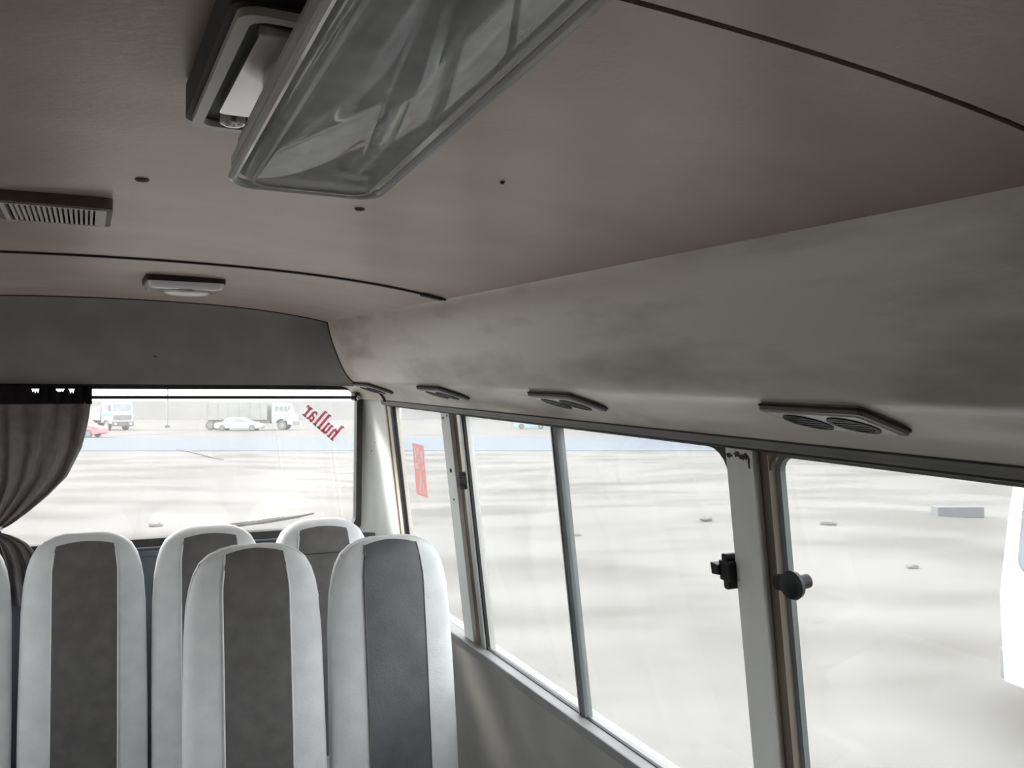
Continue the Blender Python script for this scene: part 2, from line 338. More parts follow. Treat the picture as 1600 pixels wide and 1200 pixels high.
# peeled paint at the head of the main post
for (ya, yb, za, zb) in ((1.056, 1.0715, 1.477, 1.486), (1.036, 1.053, 1.480, 1.489), (1.026, 1.044, 1.476, 1.486), (1.018, 1.033, 1.4775, 1.488), (1.0175, 1.0225, 1.466, 1.484)):
    c = [(ya + (yb - ya) * (0.5 + 0.5 * math.cos(a) * random.uniform(0.45, 1.15)), za + (zb - za) * (0.5 + 0.5 * math.sin(a) * random.uniform(0.45, 1.15))) for a in [k * math.pi / 9 for k in range(18)]]
    MB().prism(c, f, -0.0072, -0.004).build('peeled_patch', 'peel', Wr)
def screw(W, p, r, ax, m='plug'):
    ax = Vector(ax).normalized(); a = ax.orthogonal().normalized(); b = ax.cross(a)
    MB().loft([[Vector(p) + ax * d + (a * math.cos(k * math.pi / 5) + b * math.sin(k * math.pi / 5)) * rr for k in range(10)] for rr, d in ((r, -0.002), (r, 0.0012), (r * 0.5, 0.002))]).build('screw', m, W, smooth=True)
for (y, z, r, m) in ((2.247, 1.335, 0.006, 'black'), (2.248, 1.255, 0.003, 'plug'), (2.262, 1.478, 0.003, 'plug'), (2.232, 1.486, 0.0025, 'plug')):
    screw(Wr, f(y, z, -0.0045), r, (-1, 0, -0.13), m)
# windows on this side
W1 = window('window_1', 1, 2.283, 2.724, 'narrow fixed side window with a red sticker beside the rear corner', (.01, .01, .012, .012), 'black', fw=0.003, fd=(0.006, 0.012))
W2 = window('window_2', 1, 1.076, 2.146, 'sliding side window between the two white posts', (.05, .012, .012, .05), 'black', fw=0.006, fd=(0.004, 0.012), sash=(1.629, 1.656))
W3 = window('window_3', 1, -0.32, 0.978, 'large side window nearest the camera beyond the main post', (.05, .05, .03, .04), 'darkalu', fw=0.009, fd=(0.006, 0.016), sash=(0.30, 0.338))
W4 = window('window_4', 1, -1.62, -0.42, 'side window towards the front of the bus', (.05, .05, .04, .04), 'alu', fw=0.012, sash=(-1.02, -0.98))
# spandrel corners that round off the openings at the main post
def corner(y0, z0, r, sy, W, f, m, d0, d1):
    pts = [(y0, z0)] + [(y0 + sy * (r - r * math.sin(a)), z0 - (r - r * math.cos(a))) for a in [math.pi / 2 * k / 6 for k in range(7)]][::-1]
    MB().prism(pts, f, d0, d1).build('corner_fillet', m, W)
corner(1.072, ZH, 0.052, 1, Wr, f, 'black', -0.001, 0.024)
corner(0.984, ZH, 0.034, -1, Wr, f, 'brown', -0.001, 0.020)
post([('post_face', 'pillar', -0.42, -0.32, -0.004, 0.03)], Wr, f)
post([('post_face', 'pillar', YF, -1.62, -0.004, 0.03)], Wr, f)

def latch(W, f, y, z, s, big):
    """black window catch: block, finger tab and knob"""
    k = big; t = MB()
    t.prism([(y - 0.016 * k, z - 0.020 * k), (y + 0.016 * k, z - 0.020 * k), (y + 0.016 * k, z + 0.020 * k), (y - 0.016 * k, z + 0.020 * k)], f, -0.020, 0.012)
    L = t.build('latch', 'blackplastic', W, bevel=0.003)
    MB().prism([(y + s * 0.012 * k, z - 0.010 * k), (y + s * 0.034 * k, z - 0.012 * k), (y + s * 0.036 * k, z + 0.012 * k), (y + s * 0.012 * k, z + 0.010 * k)], f, -0.024, -0.010).build('latch_tab', 'blackplastic', L, bevel=0.002)
    MB().prism(rrect(y - 0.008 * k, y + 0.008 * k, z + 0.016 * k, z + 0.034 * k, 0.005 * k, 3), f, -0.018, 0.002).build('latch_knob', 'blackplastic', L, bevel=0.001)
    MB().prism(rrect(y - 0.008 * k, y + 0.008 * k, z - 0.036 * k, z - 0.016 * k, 0.005 * k, 3), f, -0.018, 0.002).build('latch_knob', 'blackplastic', L, bevel=0.001)
latch(W2, f, 2.158, 1.318, -1, 0.66)
latch(W2, f, 1.083, 1.300, 1, 0.8)
# round knob of the near window
kn = MB(); c = Vector(f(0.935, 1.312, -0.012)); ax = Vector((-1, 0, -0.13)).normalized(); a_ = ax.orthogonal().normalized(); b_ = ax.cross(a_)
kn.loft([[c + ax * d + (a_ * math.cos(k * math.pi / 8) + b_ * math.sin(k * math.pi / 8)) * r for k in range(16)] for r, d in ((0.010, -0.02), (0.010, 0.0), (0.019, 0.002), (0.021, 0.009), (0.018, 0.015), (0.006, 0.018))])
L3 = kn.build('latch', 'blackplastic', W3, smooth=True)
MB().prism(rrect(0.938, 0.978, 1.296, 1.318, 0.006, 3), f, -0.018, 0.006).build('latch_tab', 'blackplastic', L3, bevel=0.002)

# red sticker on the narrow window
st = root('window_sticker', f(2.54, 1.30, 0.008), 'faded red sticker with white figure on the narrow side window', 'sticker')
def stq(u, v): return (2.586 - 0.100 * u + 0.014 * v, 1.3845 - 0.160 * v)     # u across, v down
marks = ([(0.30, 0.97), (0.44, 0.62), (0.50, 0.42), (0.62, 0.62), (0.86, 0.95), (0.72, 0.97), (0.56, 0.74), (0.46, 0.97)],
         [(0.10, 0.06), (0.22, 0.06), (0.30, 0.20), (0.24, 0.34), (0.12, 0.30)], [(0.36, 0.08), (0.48, 0.05), (0.56, 0.16), (0.46, 0.26), (0.34, 0.20)],
         [(0.64, 0.14), (0.80, 0.10), (0.90, 0.26), (0.74, 0.36), (0.62, 0.28)], [(0.08, 0.38), (0.34, 0.36), (0.40, 0.48), (0.12, 0.52)],
         [(0.40, 0.29), (0.56, 0.30), (0.58, 0.39), (0.42, 0.34)], [(0.68, 0.42), (0.92, 0.38), (0.90, 0.48), (0.72, 0.50)])
from mathutils.geometry import tessellate_polygon
loops = [[(0, 0), (1, 0), (1, 1), (0, 1)]] + [list(m_) for m_ in marks]
flat = [q for lp_ in loops for q in lp_]
tris = tessellate_polygon([[Vector((q[0], q[1], 0)) for q in lp_] for lp_ in loops])
MB().add([f(*stq(*q), 0.0088) for q in flat], [tuple(t_) for t_ in tris]).build('sticker_sheet', 'red', st)
for mk in marks:
    MB().prism([stq(*q) for q in mk], f, 0.0089, 0.0095).build('white_mark', 'stickerwhite', st)

# the other side wall, mirrored
Wl, fl = side_wall(-1, 'wall_left', 'side wall opposite with white posts and a vinyl duct panel')
post([('post_face', 'pillar', 2.724, 2.795, -0.004, 0.03)], Wl, fl); post([('post_face', 'pillar', 2.15, 2.281, -0.004, 0.03)], Wl, fl)
post([('post_face', 'pillar', 0.978, 1.076, -0.004, 0.03)], Wl, fl); post([('post_face', 'pillar', -0.42, -0.32, -0.004, 0.03)], Wl, fl); post([('post_face', 'pillar', YF, -1.62, -0.004, 0.03)], Wl, fl)
window('window_5', -1, 2.283, 2.724, 'narrow side window on the curtain side by the rear corner', (.01, .01, .012, .012), 'black', fw=0.006)
window('window_6', -1, 1.076, 2.15, 'sliding side window on the curtain side', (.05, .012, .012, .05), 'black', fw=0.009, sash=(1.622, 1.660))
window('window_7', -1, -0.32, 0.978, 'large side window on the curtain side', (.05, .05, .04, .04), 'alu', sash=(0.30, 0.338))
window('window_8', -1, -1.62, -0.42, 'side window on the curtain side near the front', (.05, .05, .04, .04), 'alu', sash=(-1.02, -0.98))

# unseen curtains added to block light and darken the front
def light_block(s, y0, y1, lb):
    f_ = wp(s); o = root('light_block_curtain', f_((y0 + y1) / 2, ZS, -0.03), lb, 'light_block')
    n = int((y1 - y0) / 0.012); g_ = [[f_(y0 + (y1 - y0) * k / n, z, -0.035 + 0.010 * math.sin(k * 1.25 + 0.4 * math.sin(k * 0.31))) for k in range(n + 1)] for z in (ZS - 0.02, 1.1, 1.3, 1.485)]
    MB().sheet(g_, lambda p: (p[0] + 0.002 * s, p[1], p[2])).build('light_block_cloth', 'curtain', o, smooth=True)
    MB().tube([f_(y0 - 0.01, 1.487, -0.035), f_(y1 + 0.01, 1.487, -0.035)], 0.006, 8).build('light_block_rail', 'black', o)
light_block(1, -0.31, 0.53, 'added dark curtain half drawn to block light at the window nearest the camera')
light_block(1, -1.60, -0.44, 'added dark curtain blocking light at the front window on the near side')
light_block(-1, -1.60, -0.44, 'added dark curtain blocking light at the front window on the far side')
light_block(-1, -0.30, 0.96, 'added dark curtain blocking light at the large window on the far side')
# floor and front
fl_ = MB().box(CX - 1.0, CX + 1.0, YF, 3.0, -0.05, 0.0).build('floor', 'floor'); tag(fl_, 'dark grey vinyl floor of the bus', kind='structure')
Wf = root('wall_front', (CX, YF, 0), 'unseen front bulkhead closed to keep light out of the passenger cabin', kind='structure')
for (x0, x1, z0, z1) in ((-0.90, 1.00, 0.0, 0.95), (-0.90, 1.00, 1.55, 1.93), (-0.90, 1.0, 0.95, 1.55)):  # last panel added over the windscreen opening to darken the cabin
    MB().box(x0, x1, YF - 0.04, YF, z0, z1).build('bulkhead_panel', 'wall', Wf)

# ------------------------------------------------------------------ rear end
Wb = root('wall_rear', (CX, 2.95, 0), 'rear end with dark header panel and rear window', kind='structure')
ZB = 1.556                                   # lower edge of the header panel
jz = [p for p in SIDEC if p[1] >= 1.569]      # joint with the side panel
def jx(z):
    for (a, b) in zip(jz[:-1], jz[1:]):
        if b[1] <= z <= a[1]: return a[0] + (b[0] - a[0]) * (a[1] - z) / max(a[1] - b[1], 1e-6)
    return jz[0][0] if z > jz[0][1] else jz[-1][0]
def rear_y(t, x, xr):
    e_ = min(abs(x - xr), abs(x - (2 * CX - xr))); k = min(e_ / 0.17, 1.0); k = 1 - (1 - k) ** 2.2
    return 2.752 + k * (0.055 + 0.095 * (1 - (1 - t) ** 2)) * (t ** 0.55)
g = []
for i in range(25):
    t = i / 24; row = []
    for k in range(61):
        u = -1 + 2 * k / 60
        u = math.copysign(abs(u) ** 0.75, u)
        zt = ceil_z(CX + abs(u) * 0.629) ; zt = min(zt, 1.8025)
        zz = zt + (ZB - zt) * t
        xr = jx(max(zz, 1.5698)); x = CX + u * (xr - CX)
        row.append((x, rear_y(t, x, xr), zz))
    g.append(row)
MB().sheet(g, lambda p: (p[0], p[1] + 0.01, p[2] + 0.002)).build('header_panel', 'rearpanel', Wb, smooth=True)
for s in (1, -1):
    P = [(sx(x + 0.001, s), 2.747, z - 0.001) for (x, z) in jz]
    MB().tube(P, 0.0036, 8).build('joint_strip', 'black', Wb, smooth=True)
    # rounded corner cap between header, side duct and pillar
    low = [p for p in SIDEC if p[1] <= 1.572]
    gg = [[(sx(x - 0.05 * max(0, (y - 2.80)) / 0.15 * (1 if x > .8 else .3), s), y, z) for (x, z) in low] for y in (2.750, 2.80, 2.85, 2.90, 2.945)]
    MB().sheet(gg, lambda p: (p[0] + 0.01 * s, p[1], p[2] + 0.006)).build('corner_cap', 'side', Wb, smooth=True)
    P2 = [(sx(x, s), 2.747, z - 0.002) for (x, z) in low if x > 0.835]
    MB().tube(P2, [0.0030 + 0.0045 * i / len(P2) for i in range(len(P2))], 8).build('joint_strip', 'black', Wb, smooth=True)
    # white corner pillar, bowed, from the rear glass round to the side
    rows = []
    for z in [0.55 + (1.520 - 0.55) * i / 16 for i in range(17)]:
        xs = XH + TILT * (ZH - z); xw = 0.846 + 0.030 * (1.50 - z); row = []
        for k in range(9):
            t = k / 8
            row.append((sx(xw * (1 - t) ** 2 + 2 * t * (1 - t) * (xs - 0.012) + t * t * (xs - 0.001), s), 2.962 * (1 - t) ** 2 + 2 * t * (1 - t) * 2.93 + t * t * 2.797, z))
        rows.append(row)
    MB().sheet(rows, lambda p: (p[0] + 0.02 * s, p[1] + 0.012, p[2])).build('corner_pillar', 'pillar', Wb, smooth=True)
for (u, z, r) in ((0.872, 1.478, 0.0035), (0.878, 1.365, 0.003), (0.866, 1.335, 0.002), (0.903, 1.310, 0.002)):
    screw(Wb, (u + 0.01, 2.905 - (u - 0.866) * 0.9, z), r, (-0.6, -0.8, 0))
screw(Wb, (0.188, 2.862, 1.644), 0.005, (0, -1, 0), 'black')
# lower rear panel and the sill under the glass
MB().box(CX - 0.88, CX + 0.88, 2.93, 2.985, 0.0, 1.050).build('lower_panel', 'slate', Wb)
MB().box(CX - 0.82, CX + 0.82, 2.905, 2.935, 1.030, 1.046).build('sill_ledge', 'slate', Wb, bevel=0.003)
for x0, x1 in ((CX - 0.95, CX - 0.80), (CX + 0.80, CX + 0.95)):
    MB().box(x0, x1, 2.965, 2.99, 0.0, 1.56).build('end_panel', 'roof', Wb)
MB().box(CX - 0.95, CX + 0.95, 2.965, 2.99, 1.553, 1.93).build('end_panel', 'roof', Wb)
# rear window
RW = root('window_9', (CX, 2.95, 1.07), 'wide rear window with magenta lettering and a half drawn curtain', kind='structure')
fy = lambda p, q, a: (p, a, q)
ring_between(MB(), rrect(CX - 0.781, CX + 0.781, 1.080, 1.541, (.03, .03, .018, .018)), rrect(CX - 0.800, CX + 0.800, 1.055, 1.560, (.035, .035, .02, .02)), fy, 2.930, 2.966).build('gasket', 'black', RW, smooth=False)
MB().prism(rrect(CX - 0.795, CX + 0.795, 1.06, 1.555, 0.02), fy, 2.952, 2.956).build('pane', 'paneR', RW)

# lettering on the outside of the rear glass, mirrored as seen from within
lt = root('window_lettering', (0.72, 2.957, 1.42), 'mirrored magenta word on the upper corner of the rear window', 'lettering')
HX, HZ = 0.7559, 1.3662                    # foot of the first letter
ex = Vector((-0.108, 0.0942)) / 4.45       # reading direction per em unit
ey = Vector((0.0362, 0.0430))               # cap direction per unit
def tq(a, b): p = Vector((HX, HZ)) + ex * a + ey * b; return (p.x, p.y)
def stroke(name, polys):
    b = MB()
    for poly in polys: b.prism([tq(*q) for q in poly], fy, 2.9585, 2.9595)
    b.build(name, 'pink', lt)
def rct(x0, x1, y0, y1): return [(x0, y0), (x1, y0), (x1, y1), (x0, y1)]
def glyph_h(x): return [rct(x + .10, x + .37, 0, 1.08), rct(x + .0, x + .37, 0, .08), rct(x + .0, x + .25, 1.0, 1.09), [(x + .34, .48), (x + .34, .60), (x + .5, .70), (x + .68, .70), (x + .62, .58)], rct(x + .54, x + .80, 0, .62), rct(x + .56, x + .92, 0, .08)]
def glyph_u(x): return [rct(x + .10, x + .35, .1, .70), rct(x + .0, x + .25, .62, .70), [(x + .12, .14), (x + .30, -.01), (x + .48, .02), (x + .58, .14), (x + .56, .22), (x + .4, .13)], rct(x + .52, x + .77, 0, .70), rct(x + .44, x + .6, .62, .70), rct(x + .7, x + .86, 0, .09)]
def glyph_l(x): return [rct(x + .10, x + .37, 0, 1.08), rct(x + .0, x + .46, 0, .09), rct(x + .0, x + .25, 1.0, 1.09)]
def glyph_a(x): return [rct(x + .44, x + .69, .05, .56), [(x + .08, .52), (x + .2, .68), (x + .48, .71), (x + .66, .56), (x + .46, .52), (x + .36, .6), (x + .24, .52)], [(x + .02, .18), (x + .1, .36), (x + .46, .44), (x + .46, .34), (x + .26, .28), (x + .24, .14), (x + .46, .14), (x + .46, .06), (x + .24, -.02), (x + .08, .02)], rct(x + .6, x + .78, 0, .09)]
def glyph_r(x): return [rct(x + .10, x + .37, 0, .68), rct(x + .0, x + .48, 0, .09), rct(x + .0, x + .25, .60, .69), [(x + .34, .42), (x + .34, .56), (x + .52, .71), (x + .68, .68), (x + .68, .5), (x + .56, .48), (x + .52, .58)]]
pos = 0.0
for nm, gl, adv in (('letter_h', glyph_h, .92), ('letter_u', glyph_u, .92), ('letter_l', glyph_l, .56), ('letter_l', glyph_l, .56), ('letter_a', glyph_a, .86), ('letter_r', glyph_r, .7)):
    stroke(nm, gl(pos)); pos += adv

# wiper outside the rear glass
wi = root('rear_wiper', (0.39, 2.99, 1.06), 'thin black wiper resting low on the rear window', 'wiper')
MB().tube([(0.30, 2.985, 1.050), (0.39, 2.984, 1.0955), (0.50, 2.984, 1.1035), (0.58, 2.984, 1.110)], [0.006, 0.0055, 0.0045, 0.0035], 8).build('wiper_arm', 'black', wi, smooth=True)
MB().tube([(0.372, 2.968, 1.0925), (0.45, 2.967, 1.098), (0.55, 2.967, 1.106), (0.64, 2.967, 1.115), (0.697, 2.968, 1.1235)], [0.003, 0.005, 0.006, 0.005, 0.0025], 8).build('wiper_blade', 'black', wi, smooth=True)
MB().tube([(0.505, 2.976, 1.108), (0.55, 2.973, 1.1135), (0.60, 2.972, 1.1165)], 0.003, 6).build('blade_bracket', 'alu', wi)
MB().loft([[(0.30 + r * math.cos(a * math.pi / 6), y, 1.050 + r * math.sin(a * math.pi / 6)) for a in range(12)] for r, y in ((0.014, 2.984), (0.014, 3.0), (0.008, 3.005))]).build('wiper_pivot', 'black', wi, smooth=True)

# curtain rod
rd = root('curtain_rod', (0.05, 2.90, 1.517), 'thin black curtain rod across the top of the rear window', 'curtain rod')
MB().tube([(CX - 0.785, 2.900, 1.5175), (0.815, 2.900, 1.5165)], 0.0052, 10).build('rod', 'black', rd, smooth=True)
for x in (0.820, CX - 0.790):
    MB().box(x - 0.009, x + 0.009, 2.890, 2.935, 1.505, 1.532).build('rod_bracket', 'black', rd, bevel=0.003)
    MB().loft([[(x + 0.004 + r * math.cos(a * math.pi / 6), y, 1.5165 + r * math.sin(a * math.pi / 6)) for a in range(12)] for r, y in ((0.006, 2.884), (0.009, 2.888), (0.009, 2.892))]).build('end_knob', 'chrome', rd, smooth=True)

# curtain, gathered to a tie on its outer side
cu = root('curtain', (-0.35, 2.885, 1.0), 'dark grey gathered curtain tied back at the rear window', 'curtain')
RE = [(1.505, 0.0150), (1.4438, 0.0078), (1.3689, -0.0087), (1.2857, -0.0468), (1.232, -0.0961), (1.1884, -0.1446), (1.151, -0.1925), (1.137, -0.225), (1.120, -0.180), (1.100, -0.150), (1.073, -0.128), (1.03, -0.110), (0.92, -0.095)]
LE = [(1.505, -0.715), (1.40, -0.68), (1.30, -0.60), (1.20, -0.46), (1.151, -0.37), (1.137, -0.355), (1.12, -0.39), (1.073, -0.44), (1.0, -0.47), (0.92, -0.48)]
def itp(T, z):
    for a, b in zip(T[:-1], T[1:]):
        if b[0] <= z <= a[0]: return a[1] + (b[1] - a[1]) * (a[0] - z) / (a[0] - b[0])
    return T[0][1] if z > T[0][0] else T[-1][1]
def pleat(s, z):
    k = (z - 1.137) / 0.37; sq = 1 - 0.45 * math.exp(-((z - 1.137) / 0.06) ** 2)
    ph = s * 2 * math.pi * 13
    return 0.013 * sq * math.sin(ph + 0.9 * math.sin(3 * s * 6 + z * 5)) + 0.007 * math.sin(ph * 0.47 + 2 + z * 9) + 0.003 * math.sin(ph * 2.1 + z * 14)
g = []
for i in range(70):
    z = 1.505 - (1.505 - 0.92) * i / 69; row = []
    for k in range(150):
        s = k / 149; x0, x1 = itp(LE, z), itp(RE, z)
        row.append((x0 + (x1 - x0) * s, 2.893 + pleat(s, z) * (1 - 0.6 * max(0, (z - 1.47) / 0.035)), z))
    g.append(row)
MB().sheet(g, lambda p: (p[0], p[1] + 0.0015, p[2])).build('curtain_cloth', 'curtain', cu, smooth=True)
g = []
dips = ((-0.1305, 0.011), (-0.066, 0.012), (-0.036, 0.010))
for i in range(8):
    row = []
    for k in range(220):
        s = k / 219; x = -0.717 + (0.0175 + 0.717) * s
        top = 1.5535 - 0.0025 * abs(math.sin(s * 60)) - sum(0.024 * math.exp(-((x - c) / ww) ** 6) * (0.75 + 0.25 * math.sin(x * 900)) for c, ww in dips)
        z = 1.498 + (top - 1.498) * i / 7
        row.append((x, 2.882 + 0.005 * math.sin(s * 2 * math.pi * 26) + 0.003 * math.sin(s * 150) , z))
    g.append(row)
MB().sheet(g, lambda p: (p[0], p[1] + 0.003, p[2])).build('curtain_heading', 'heading', cu, smooth=True)
tb = [[(-0.29 + (0.078 + dr) * math.cos(a), 2.893 + (0.030 + dr) * math.sin(a), 1.137 + dz + 0.008 * math.cos(a)) for a in [k * 2 * math.pi / 28 for k in range(28)]] for dr, dz in ((0, -0.006), (0.003, -0.006), (0.003, 0.006), (0, 0.006), (0, -0.006))]
MB().loft(tb, cap=False).build('tie_band', 'seatlight', cu, smooth=True)

# ------------------------------------------------------------------ things on the ceiling
# long lamp with a clear cover, hanging slightly lower at its rear end
lp = root('ceiling_lamp', (0.131, 0.40, 1.765), 'long ceiling lamp with clear plastic cover', 'lamp')
P0 = Vector((0.131, 0.592, 1.7225)); LN = 0.42; tl_ = math.radians(5.6)
def lq(u, v, h):          # u across, v from rear end forward, h up from the cover face
    return (P0.x + u + 0.010 * v, P0.y - v * math.cos(tl_) - h * math.sin(tl_) * 0.3, P0.z + v * math.sin(tl_) + h)
hw = 0.050
ring_between(MB(), rrect(-hw + 0.006, hw - 0.006, 0.006, LN - 0.006, 0.010, 6), rrect(-hw, hw, 0, LN, 0.016, 6), lq, 0.004, 0.010).build('cover_flange', 'lampwhite', lp, smooth=True)
rings = []
for ins, h in ((0.003, 0.008), (0.005, 0.001), (0.009, -0.003), (0.012, -0.0045)):
    rings.append([lq(p[0], p[1], h) for p in rrect(-hw + ins, hw - ins, ins, LN - ins, 0.014, 6)])
MB().loft(rings).build('clear_cover', 'lens', lp, smooth=True)
ring_between(MB(), rrect(-hw + 0.0135, hw - 0.0135, 0.0135, LN - 0.0135, 0.010, 6), rrect(-hw + 0.0115, hw - 0.0115, 0.0115, LN - 0.0115, 0.012, 6), lq, -0.0056, -0.0040).build('cover_bead', 'lampwhite', lp, smooth=True)
lipp = [lq(p_[0], p_[1], -0.0015) for p_ in rrect(-hw + 0.001, hw - 0.001, 0.001, LN - 0.001, 0.016, 6)]
MB().tube(lipp + lipp[:1], 0.0028, 8).build('cover_lip', 'lampwhite', lp, smooth=True)
rings = []
for ins, h in ((0.004, 0.010), (0.004, 0.022), (0.010, 0.030)):
    rings.append([lq(p[0], p[1], h) for p in rrect(-hw + ins, hw - ins, ins, LN - ins, 0.012, 6)])
hs = MB().loft(rings).build('lamp_tray', 'lampgrey', lp, smooth=True)
for u in (-0.020, 0.020):
    MB().tube([lq(u, 0.045, 0.004), lq(u, LN - 0.04, 0.004)], 0.0075, 12).build('lamp_tube', 'tube', lp, smooth=True)
    for v in (0.040, LN - 0.035):
        MB().prism(rrect(u - 0.011, u + 0.011, v - 0.006, v + 0.006, 0.003, 3), lq, -0.002, 0.012).build('tube_holder', 'lampwhite', lp)
MB().prism(rrect(-0.034, 0.034, 0.02, LN - 0.02, 0.01, 4), lq, 0.028, 0.075).build('lamp_base', 'lampwhite', lp)
# small switch box beside it
sb = root('switch_box', (0.088, 0.56, 1.79), 'small black and chrome box beside the long ceiling lamp', 'switch box')
fz = lambda p, q, a: (p, q, a)
MB().prism(rrect(0.062, 0.110, 0.44, 0.672, 0.012, 5), fz, 1.778, 1.800).build('box_base', 'black', sb)
ring_between(MB(), rrect(0.073, 0.107, 0.452, 0.660, 0.009, 5), rrect(0.066, 0.110, 0.444, 0.668, 0.011, 5), fz, 1.7735, 1.780).build('box_rim', 'ventlight', sb)
MB().prism(rrect(0.078, 0.103, 0.46, 0.612, 0.004, 4), fz, 1.770, 1.779).build('chrome_plate', 'chrome', sb)
MB().loft([[(0.090 + r * math.cos(a * math.pi / 8), 0.634 + r * math.sin(a * math.pi / 8), z) for a in range(16)] for r, z in ((0.009, 1.779), (0.0085, 1.770), (0.004, 1.768))]).build('knob', 'chrome', sb, smooth=True)

# small courtesy lamp near the rear
dl = root('dome_lamp', (0.195, 2.09, 1.797), 'small rectangular courtesy lamp on the rear ceiling panel', 'lamp')
def dz_(p, q, a): return (p, q, a)
MB().prism(rrect(0.113, 0.275, 2.005, 2.165, 0.014, 5), fz, 1.790, 1.802).build('lamp_base', 'black', dl)  # black plate stands in for the dark gap at the ceiling
rings = [[(p[0], p[1], h) for p in rrect(0.116 + i, 0.272 - i, 2.008 + i, 2.162 - i, 0.014, 5)] for i, h in ((0, 1.792), (0.001, 1.782), (0.005, 1.777), (0.012, 1.775))]
MB().loft(rings).build('lamp_housing', 'lampwhite', dl, smooth=True)
MB().loft([[(0.200 + 0.050 * r * math.cos(a * math.pi / 12), 2.075 + 0.050 * r * math.sin(a * math.pi / 12), z) for a in range(24)] for r, z in ((1.0, 1.777), (0.95, 1.770), (0.7, 1.766), (0.3, 1.764))]).build('lamp_lens', 'tube', dl, smooth=True)
ring_between(MB(), [(0.200 + 0.050 * math.cos(a * math.pi / 12), 2.075 + 0.050 * math.sin(a * math.pi / 12)) for a in range(24)], [(0.200 + 0.056 * math.cos(a * math.pi / 12), 2.075 + 0.056 * math.sin(a * math.pi / 12)) for a in range(24)], fz, 1.772, 1.778).build('lens_ring', 'chrome', dl, smooth=True)

# slatted ventilator
gv = root('ceiling_ventilator', (-0.035, 1.19, 1.80), 'slatted ventilator grille in a brown housing on the ceiling', 'ventilator')
ring_between(MB(), rrect(-0.084, 0.014, 1.164, 1.284, 0.004, 4), rrect(-0.098, 0.028, 1.150, 1.298, 0.010, 4), fz, 1.7895, 1.8035).build('housing', 'grille', gv)
MB().box(-0.090, 0.020, 1.158, 1.290, 1.7975, 1.8035).build('back_plate', 'black', gv)
ring_between(MB(), rrect(-0.086, 0.016, 1.162, 1.286, 0.004, 4), rrect(-0.091, 0.0215, 1.157, 1.2915, 0.007, 4), fz, 1.7880, 1.7905).build('face_rim', 'slat', gv)
sl = None
for k in range(17):
    x = -0.081 + 0.00565 * k
    if sl is None: sl = MB().box(x, x + 0.0030, 1.163, 1.285, 1.7885, 1.795).build('slat', 'slat', gv); x_first = x
    else:
        c = sl.copy(); col.objects.link(c); c.parent = gv; c.location.x = x - x_first
MB().box(0.0115, 0.0165, 1.163, 1.285, 1.7883, 1.795).build('end_slat', 'slat', gv)

# ------------------------------------------------------------------ air outlets under the duct
def outlet():
    r = root('air_outlet', (0, 0, 0)); ORG[r.name] = Vector((0, 0, 0))
    # local: x along the bus (towards the rear), y outwards, z up ; face looks down
    q = lambda p, w_, a: (w_, p, a)
    MB().prism(rrect(-0.083, 0.083, -0.004, 0.082, 0.008, 4), q, -0.008, 0.004).build('plate', 'vent', r, bevel=0.0)
    MB().prism(rrect(-0.085, 0.085, -0.006, 0.0835, 0.009, 4), q, -0.0035, -0.0005).build('shadow_gap_strip', 'black', r)  # black sheet put in for the shadow gap round the plate
    MB().prism(rrect(-0.074, 0.074, 0.004, 0.075, 0.006, 4), q, -0.0095, -0.0075).build('face', 'ventlight', r)
    for cxx in (-0.036, 0.036):
        cc = [(cxx + 0.031 * math.cos(a), 0.040 + 0.031 * math.sin(a)) for a in [k * math.pi / 12 for k in range(24)]]
        ci = [(cxx + 0.024 * math.cos(a), 0.040 + 0.024 * math.sin(a)) for a in [k * math.pi / 12 for k in range(24)]]
        n = ring_between(MB(), ci, cc, q, -0.0112, -0.009).build('nozzle', 'blackplastic', r)
        MB().prism(ci, q, -0.0100, -0.0092).build('nozzle_well', 'black', n)
        for k in range(4):
            y = 0.040 - 0.0165 + 0.011 * k; L_ = math.sqrt(max(0.0242 ** 2 - (y - 0.040) ** 2, 0)) - 0.001
            MB().prism([(cxx - L_, y - 0.0018), (cxx + L_, y - 0.0018), (cxx + L_, y + 0.0018), (cxx - L_, y + 0.0018)], q, -0.0110, -0.0099).build('blade', 'frame', n)
    return r
ou = outlet()
names = ['air outlet with two round nozzles above the window nearest the camera', 'air outlet with two round nozzles above the sliding window', 'air outlet above the first white post',
         'smallest air outlet tucked in the rear corner by the pillar']
for i, y in enumerate((0.790, 1.440, 2.075, 2.672)):
    o = ou if i == 0 else copy_tree(ou)
    o.rotation_euler = (0, math.radians(0), 0)
    # local y -> world x (out, sloping down), local x -> world y
    a = math.radians(17)
    o.matrix_world = Matrix(((0, math.cos(a), math.sin(a), 0.772), (0, 0, 0, 0), (0, 0, 0, 0), (0, 0, 0, 1))) if False else Matrix(((math.cos(a), 0, math.sin(a), 0.772), (0, 1, 0, y), (-math.sin(a), 0, math.cos(a), 1.5665), (0, 0, 0, 1)))
    tag(o, names[i], 'air vent', 'air outlets along the duct')

